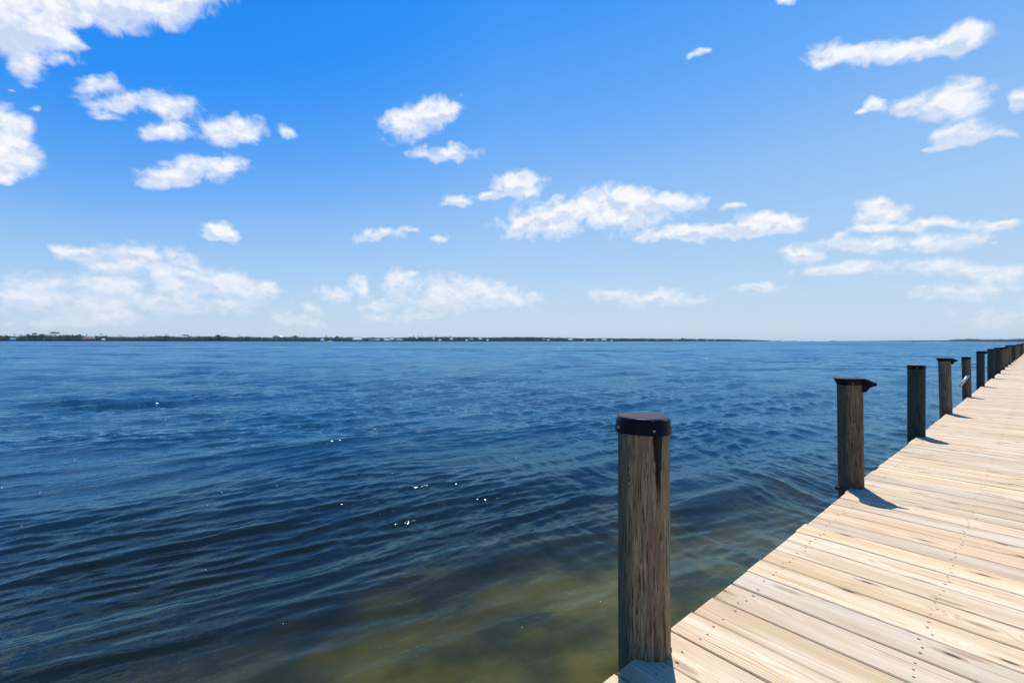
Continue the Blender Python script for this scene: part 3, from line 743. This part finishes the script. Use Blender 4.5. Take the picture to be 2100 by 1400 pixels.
forest('faint_woods', 1715, 1880, lambda x: float(np.interp(x, *RT))+.2, leafB, 'faint low treeline on the horizon left of the sandy shore', 25)
forest('shore_scrub', 1990, 2400, lambda x: float(np.interp(x, [1990, 2100, 2400], [698.8, 697.4, 695])), leafA, 'low olive scrub above the beach on the right shore', 8)
# tiny islands on the horizon
for (x0, x1, yt, lab) in ((1588, 1600.5, 698.3, 'wider left islet of trees on the horizon'), (1611.5, 1614.5, 698.8, 'tiny middle islet of trees on the horizon'), (1624, 1633, 698.8, 'right islet of the three on the horizon'), (1703, 1714, 698.5, 'low flat islet just left of the faint treeline')):
    Z = 3200; mb = MB(); e = empty('islet', tuple(W3((x0+x1)/2, Z, WATER))); H = (wl(x0, Z)-yt)*Z/F
    for k in range(int((x1-x0)/1.0)+2):
        x = x0+(x1-x0)*(k/(int((x1-x0)/1.0)+1)); c = W3(x, Z, WATER+H*.55)-Vector(e.location); clumps(mb, c, 4.5, 4, H*.5, 40, 1.6)
    mb.build('trees', leafB, e)
    hw = (x1-x0)/2/F*Z; V = [(hw*1.15*math.cos(a*.5236), 9*math.sin(a*.5236), zz) for zz in (-.5, .7) for a in range(12)]
    obj('bank', V, [tuple(12+i for i in range(12))]+[(i, (i+1) % 12, 12+(i+1) % 12, 12+i) for i in range(12)], landm, e)
    tag(e, lab, 'islet', 'small islets on the horizon')

# individual trees standing out above the woods
def tree(px, ytop, wpx, kind, label, m=leafA):
    Z = shoreZ(px)+22; base = W3(px, Z, WATER+.8); e = empty({'palm': 'palm_tree', 'flat': 'spreading_tree', 'cone': 'pine_tree', 'round': 'broadleaf_tree'}[kind], tuple(base))
    H = (wl(px, Z)-ytop)*Z/F-.8; w_ = wpx/F*Z/2
    tb, cb = MB(), MB()
    if kind == 'palm':
        tb.tube((0, 0, 0), (.3, 0, H*.9), .28, .2, 6)
        for k in range(16):
            a = k*.3927; up = random.uniform(-.2, .8); p = Vector((.3, 0, H*.9)); d = Vector((math.cos(a), math.sin(a), up)).normalized()
            L = w_*random.uniform(.85, 1.1)
            for j in range(4):
                q = p+d*(L/4); cb.quad((p+q)/2, d.cross(Vector((0, 0, 1)))+Vector((0, 0, .8)), L/4*.9); p = q; d = (d+Vector((0, 0, -.35))).normalized()
    elif kind == 'cone':
        tb.tube((0, 0, 0), (0, 0, H*.95), .35, .08, 6)
        for k in range(9):
            z = H*(.35+.07*k); r = w_*(1-.09*k)*random.uniform(.7, 1.1)
            clumps(cb, (0, 0, z), r, r, H*.04, 14, max(.5, w_*.35))
    elif kind == 'flat':
        tb.tube((0, 0, 0), (0, 0, H*.6), .45, .35, 6)
        for k in range(7):
            a = k*.9; tip = Vector((math.cos(a)*w_*.7, math.sin(a)*w_*.5, H*.86)); tb.tube((0, 0, H*.58), tip, .22, .1, 5)
            clumps(cb, tip+Vector((0, 0, H*.05)), w_*.42, w_*.4, H*.055, 34, 1.0)
        clumps(cb, (0, 0, H*.95), w_*.5, w_*.5, H*.05, 40, 1.0)
    else:
        tb.tube((0, 0, 0), (0, 0, H*.6), .45, .3, 6)
        for k in range(4):
            a = k*1.7; tb.tube((0, 0, H*.4), (math.cos(a)*w_*.5, math.sin(a)*w_*.5, H*.75), .2, .1, 5)
            clumps(cb, (math.cos(a)*w_*.45, math.sin(a)*w_*.4, H*.72), w_*.6, w_*.6, H*.2, 50, 1.0)
        clumps(cb, (0, 0, H*.82), w_*.5, w_*.5, H*.17, 50, 1.0)
    tb.build('trunk', trunkm, e); cb.build('crown', m, e)
    tag(e, label, 'tree', 'trees standing above the far woods')
tree(29.5, 684, 4, 'palm', 'leftmost tiny palm standing above the far woods')
tree(41.5, 684.5, 3.5, 'palm', 'tiny palm just right of the leftmost palm')
tree(58, 684, 9, 'round', 'round dark tree left of the two flat-topped trees on the far shore')
tree(71, 682.3, 8, 'flat', 'smaller flat-topped tree on the far left shore')
tree(85, 683.3, 9, 'round', 'round dark tree between the two flat-topped trees')
tree(112, 680.3, 18, 'flat', 'large umbrella-shaped tree, widest crown above the far left shore')
tree(138, 685.5, 10, 'round', 'low round tree right of the umbrella-shaped tree')
tree(163, 684.5, 7, 'round', 'dark tree left of the orange-roofed house')
tree(178, 682, 2.5, 'cone', 'thin bare spire tree above the orange-roofed house')
tree(207.5, 683.5, 6, 'palm', 'double-headed looking palm right of the orange-roofed house')
tree(206, 689, 16, 'round', 'bright green bushy tree beside the orange-roofed house', leafC)
tree(244, 686, 4, 'palm', 'small palm midway between the bright bush and the first spire')
tree(295, 684.5, 3, 'cone', 'single narrow conifer on the far left woods')
tree(340, 683, 3.2, 'cone', 'left one of a close pair of narrow conifers')
tree(344, 684, 3.2, 'cone', 'right one of a close pair of narrow conifers')
tree(380, 686, 14, 'flat', 'flat spreading tree with gaps right of the conifer pair')
tree(447, 685, 10, 'round', 'round-topped tree on a rise of the far woods')
tree(489.5, 685, 3.5, 'palm', 'lone palm right of the round-topped rise')
tree(605, 687, 13, 'round', 'round tree right of the white domed roof', leafB)
tree(623, 686.8, 2.5, 'cone', 'slim conifer right of the round tree near the white dome', leafB)
tree(669, 686.4, 4, 'cone', 'ragged conifer above the small beach', leafB)
tree(691, 688, 8, 'round', 'round tree left of the first long white house', leafB)
tree(848, 688, 5, 'cone', 'broad conifer left of the twin palms', leafB)
tree(857, 687, 3.5, 'palm', 'left one of twin palms in the middle of the far shore', leafB)
tree(864, 687, 3.5, 'palm', 'right one of twin palms in the middle of the far shore', leafB)
tree(894, 686, 3.5, 'cone', 'tallest narrow conifer in the middle of the far shore', leafB)
tree(1400, 692, 9, 'round', 'domed tree standing above the thin right end of the left shore', leafB)

# houses
wallm = {k: plain('wall_'+k, c, .7, .06, .5) for k, c in {'white': (.74, .73, .70), 'cream': (.62, .55, .42), 'tan': (.46, .33, .22), 'blue': (.26, .36, .46)}.items()}
roofm = {k: plain('roof_'+k, c, .7, .1, .5) for k, c in {'white': (.78, .79, .80), 'grey': (.38, .40, .42), 'orange': (.52, .17, .07), 'red': (.46, .09, .04), 'brown': (.24, .15, .10), 'blue': (.20, .38, .50)}.items()}
glassm = plain('dark_window', (.03, .04, .05), .25, .1, 1)
def house(px, ymid, wpx, hpx, wk, rk, label, back=0.0):
    Z = max(400, shoreZ(px)-3+back); Wd = wpx/F*Z; zc = CAM_H-(ymid-hy(px))/F*Z; Ht = hpx/F*Z
    zb = max(WATER+.5, zc-Ht/2); p = W3(px, Z, 0)
    e = empty('house', (p.x, p.y, zb), -math.atan2(p.x, p.y)*.6+random.uniform(-.15, .15)); hw = Wd/2; d = min(9.0, max(5, Wd*.35))
    wh = Ht*.35; lo = min(1.0, zb-(WATER+.2))
    MB().box(-hw*.93, hw*.93, -d*.45, d*.45, -lo if lo < 6 else -6, wh).build('wall', wallm[wk], e)
    rh = Ht*.7; rv = [(-hw, -d/2, wh), (hw, -d/2, wh), (hw, d/2, wh), (-hw, d/2, wh), (-hw*.6, 0, wh+rh), (hw*.6, 0, wh+rh)]
    obj('roof', rv, [(0,1,5,4),(1,2,5),(2,3,4,5),(3,0,4),(3,2,1,0)], roofm[rk], e)
    nw = max(2, min(6, int(Wd/4)))
    for k in range(nw):
        xx = -hw*.8+1.6*hw*(k+.5)/nw
        MB().box(xx-Wd*.03, xx+Wd*.03, -d*.45-.06, -d*.45+.02, wh*.25, wh*.8).build('window', glassm, e)
    tag(e, label, 'house', 'waterfront houses on the far shore')
HS = [(26,694.5,8,4,'blue','blue','pale turquoise house at the far left of the shore'),
 (182,692.6,20,5,'tan','orange','house with a wide orange roof on the left shore'),
 (212,695.3,5,3,'white','white','small white hut right of the orange-roofed house'),
 (661,696.3,7,3.4,'white','white','small bright white house left of the little beach'),
 (733,694.8,20,4,'white','white','longest white house, left of the main row of houses'),
 (762,696,12,3.5,'cream','brown','cream house right of the longest white house'),
 (774,696.2,11,3,'white','grey','low grey-roofed white house third in the main row'),
 (793,696.3,13,3.2,'white','white','low white house under the taller white one'),
 (804,694.8,10,3,'white','white','white house set higher at the middle of the main row'),
 (819,696.2,14,2.5,'cream','grey','long low grey-roofed house ending the main row'),
 (855,692.6,4,2.5,'white','white','tiny white house under the twin palms'),
 (889,694,4,2.6,'white','white','tiny white house left of the tallest conifer'),
 (902,697,6,2.5,'white','white','small white boathouse right of the tallest conifer'),
 (926,694.6,8,3,'white','white','white house among trees right of the tallest conifer'),
 (957,697,6,2.4,'white','white','low white house close to the water left of centre'),
 (967,694.8,7,2.4,'white','grey','small grey-roofed house above the low white one'),
 (985,694.2,8,2.6,'white','white','pale house just left of the picture centre'),
 (1000,696.8,5,2,'white','white','tiny low white house at the picture centre'),
 (1115,695.5,7,3,'blue','grey','bluish house left one of two right of centre'),
 (1124,697,8,2.4,'blue','white','bluish low house right one of two right of centre'),
 (1169,695.8,12,3.2,'white','cream' if False else 'white','broad white house right of the bluish pair'),
 (1199,697,4,2.4,'white','white','tiny white house between two broader white ones'),
 (1222,696.8,12,2.6,'white','brown','brown-roofed white house on the thin shore'),
 (1238,696.2,13,2.4,'white','white','long white house right of the brown-roofed one'),
 (1254,697.6,5,2,'white','white','tiny white house ending the right group of houses'),
 (1348,696.6,9,3,'tan','red','house with a bright red roof on the thin shore'),
 (1384,696.4,16,2.4,'tan','brown','long tan house left of the domed tree'),
 (1429,698,3.5,2.2,'white','white','small pale house right of the domed tree'),
 (1449,697.9,6,2,'white','grey','grey-roofed pale house far right of the shore houses'),
 (1465,697.7,6,2.6,'white','white','bright white block, brightest at the thin end of the shore'),
 (1480,698,4,2,'cream','red','last tiny house at the thin end of the shore')]
for h_ in HS: house(*h_)
# white domed roof above the trees
def dome_house():
    px, Z = 570.5, shoreZ(570)+45; p = W3(px, Z, WATER+.8); e = empty('house', tuple(p)); H = (wl(px, Z)-688.2)*Z/F-.8; hw = 8.0/F*Z
    MB().box(-hw*.95, hw*.95, -8, 8, 0, H*.72).build('wall', wallm['white'], e)
    V, Fc, n = [], [], 14
    for y in (-8.5, 8.5):
        for k in range(n+1):
            a = math.pi*k/n; V.append((-hw*math.cos(a), y, H*.72+H*.28*math.sin(a)))
    for k in range(n): Fc.append((k, k+1, n+2+k, n+1+k))
    Fc.append(tuple(range(n, -1, -1))); Fc.append(tuple(range(n+1, 2*n+2)))
    obj('roof', V, Fc, roofm['white'], e, False)
    for k in range(4): MB().box(-hw*.7+k*hw*.4, -hw*.7+k*hw*.4+2, -8.08, -7.9, H*.45, H*.6).build('window', glassm, e)
    tag(e, 'white house whose low domed roof rises above the left woods', 'house', 'waterfront houses on the far shore')
dome_house()
# channel markers
def marker(px, Z, h, label, sign):
    p = W3(px, Z, WATER); e = empty('channel_marker', tuple(p))
    MB().tube((0, 0, -1.5), (0, 0, h), .16*Z/500, .14*Z/500, 8).build('post', plain('marker_post', (.04, .04, .04), .8), e)
    q = sign; MB().box(-q, q, -.28*Z/500, -.2*Z/500, h-q*1.6, h-q*.1).build('board', plain('marker_board', (.03, .06, .04), .6), e)
    tag(e, label, 'channel marker', 'channel markers in the lagoon')
marker(1665.5, 620, 2.9, 'dark channel marker post standing alone on the horizon', .45)
marker(1872, 520, 3.0, 'dark channel marker post in front of the sandy right shore', .75)
# small boats
def boat(px, Z, L, label, sail):
    p = W3(px, Z, WATER); e = empty('sailboat' if sail else 'motorboat', tuple(p), .2)
    V = [(-L/2, -L*.14, L*.12), (L*.25, -L*.14, L*.12), (L/2, 0, L*.16), (L*.25, L*.14, L*.12), (-L/2, L*.14, L*.12), (-L*.45, -L*.08, -.2), (L*.2, -L*.08, -.2), (L*.42, 0, -.1), (L*.2, L*.08, -.2), (-L*.45, L*.08, -.2)]
    obj('hull', V, [(0,1,2,3,4)]+[(i, 5+i, 5+(i+1) % 5, (i+1) % 5) for i in range(5)]+[(9,8,7,6,5)], whitem, e)
    if sail:
        MB().tube((0, 0, L*.1), (0, 0, L*1.5), .1, .06, 6).build('mast', boltm, e)
        obj('sail', [(-.1, .02, L*1.4), (-L*.42, .25, L*.3), (-.1, .02, L*.3), (-.1, -.02, L*1.4), (-L*.42, .2, L*.3), (-.1, -.02, L*.3)], [(0,1,2),(5,4,3),(0,3,4,1),(1,4,5,2),(2,5,3,0)], wallm['blue'], e)
    else: MB().box(-L*.2, L*.12, -L*.09, L*.09, L*.1, L*.26).build('cabin', wallm['white'], e)
    tag(e, label, 'boat')
boat(700.5, 900, 4.0, 'tiny white motorboat left of the longest white house', False)
boat(714, 930, 3.6, 'tiny boat with a blue sail near the far left shore', True)
boat(1327, 1500, 6, 'small white motorboat by the thin shore left of the red-roofed house', False)
boat(1724.5, 700, 4.5, 'lone white motorboat on the horizon near the right shore', False)
# little beach
bp = W3(671, shoreZ(671)-6, WATER); hw = 8/F*bp.y
tag(obj('beach', [(bp.x-hw, bp.y-2, WATER-.3), (bp.x+hw, bp.y-2, WATER-.3), (bp.x+hw*.8, bp.y+10, WATER+1.3), (bp.x-hw*.8, bp.y+10, WATER+1.3), (bp.x-hw, bp.y+12, WATER-.5), (bp.x+hw, bp.y+12, WATER-.5)], [(0,1,2,3),(3,2,5,4),(0,3,4),(1,5,2)], sandm), 'small strip of pale beach below the far woods', 'beach', kind='structure')

# sea air between here and the far shores
hm = bpy.data.materials.new('sea_air'); hm.use_nodes = True; hn_ = hm.node_tree.nodes; hn_.clear()
ho = hn_.new('ShaderNodeOutputMaterial'); hv = hn_.new('ShaderNodeVolumePrincipled')
hv.inputs['Color'].default_value = (.65, .82, 1.0, 1); hv.inputs['Density'].default_value = 0.00005; hv.inputs['Anisotropy'].default_value = 0.2
hm.node_tree.links.new(hv.outputs[0], ho.inputs['Volume'])
hz_ = MB().box(-9300, 9300, -9300, 9300, -3.8, 40).build('haze', hm)
tag(hz_, 'thin pale sea haze over the lagoon', 'haze', kind='stuff')
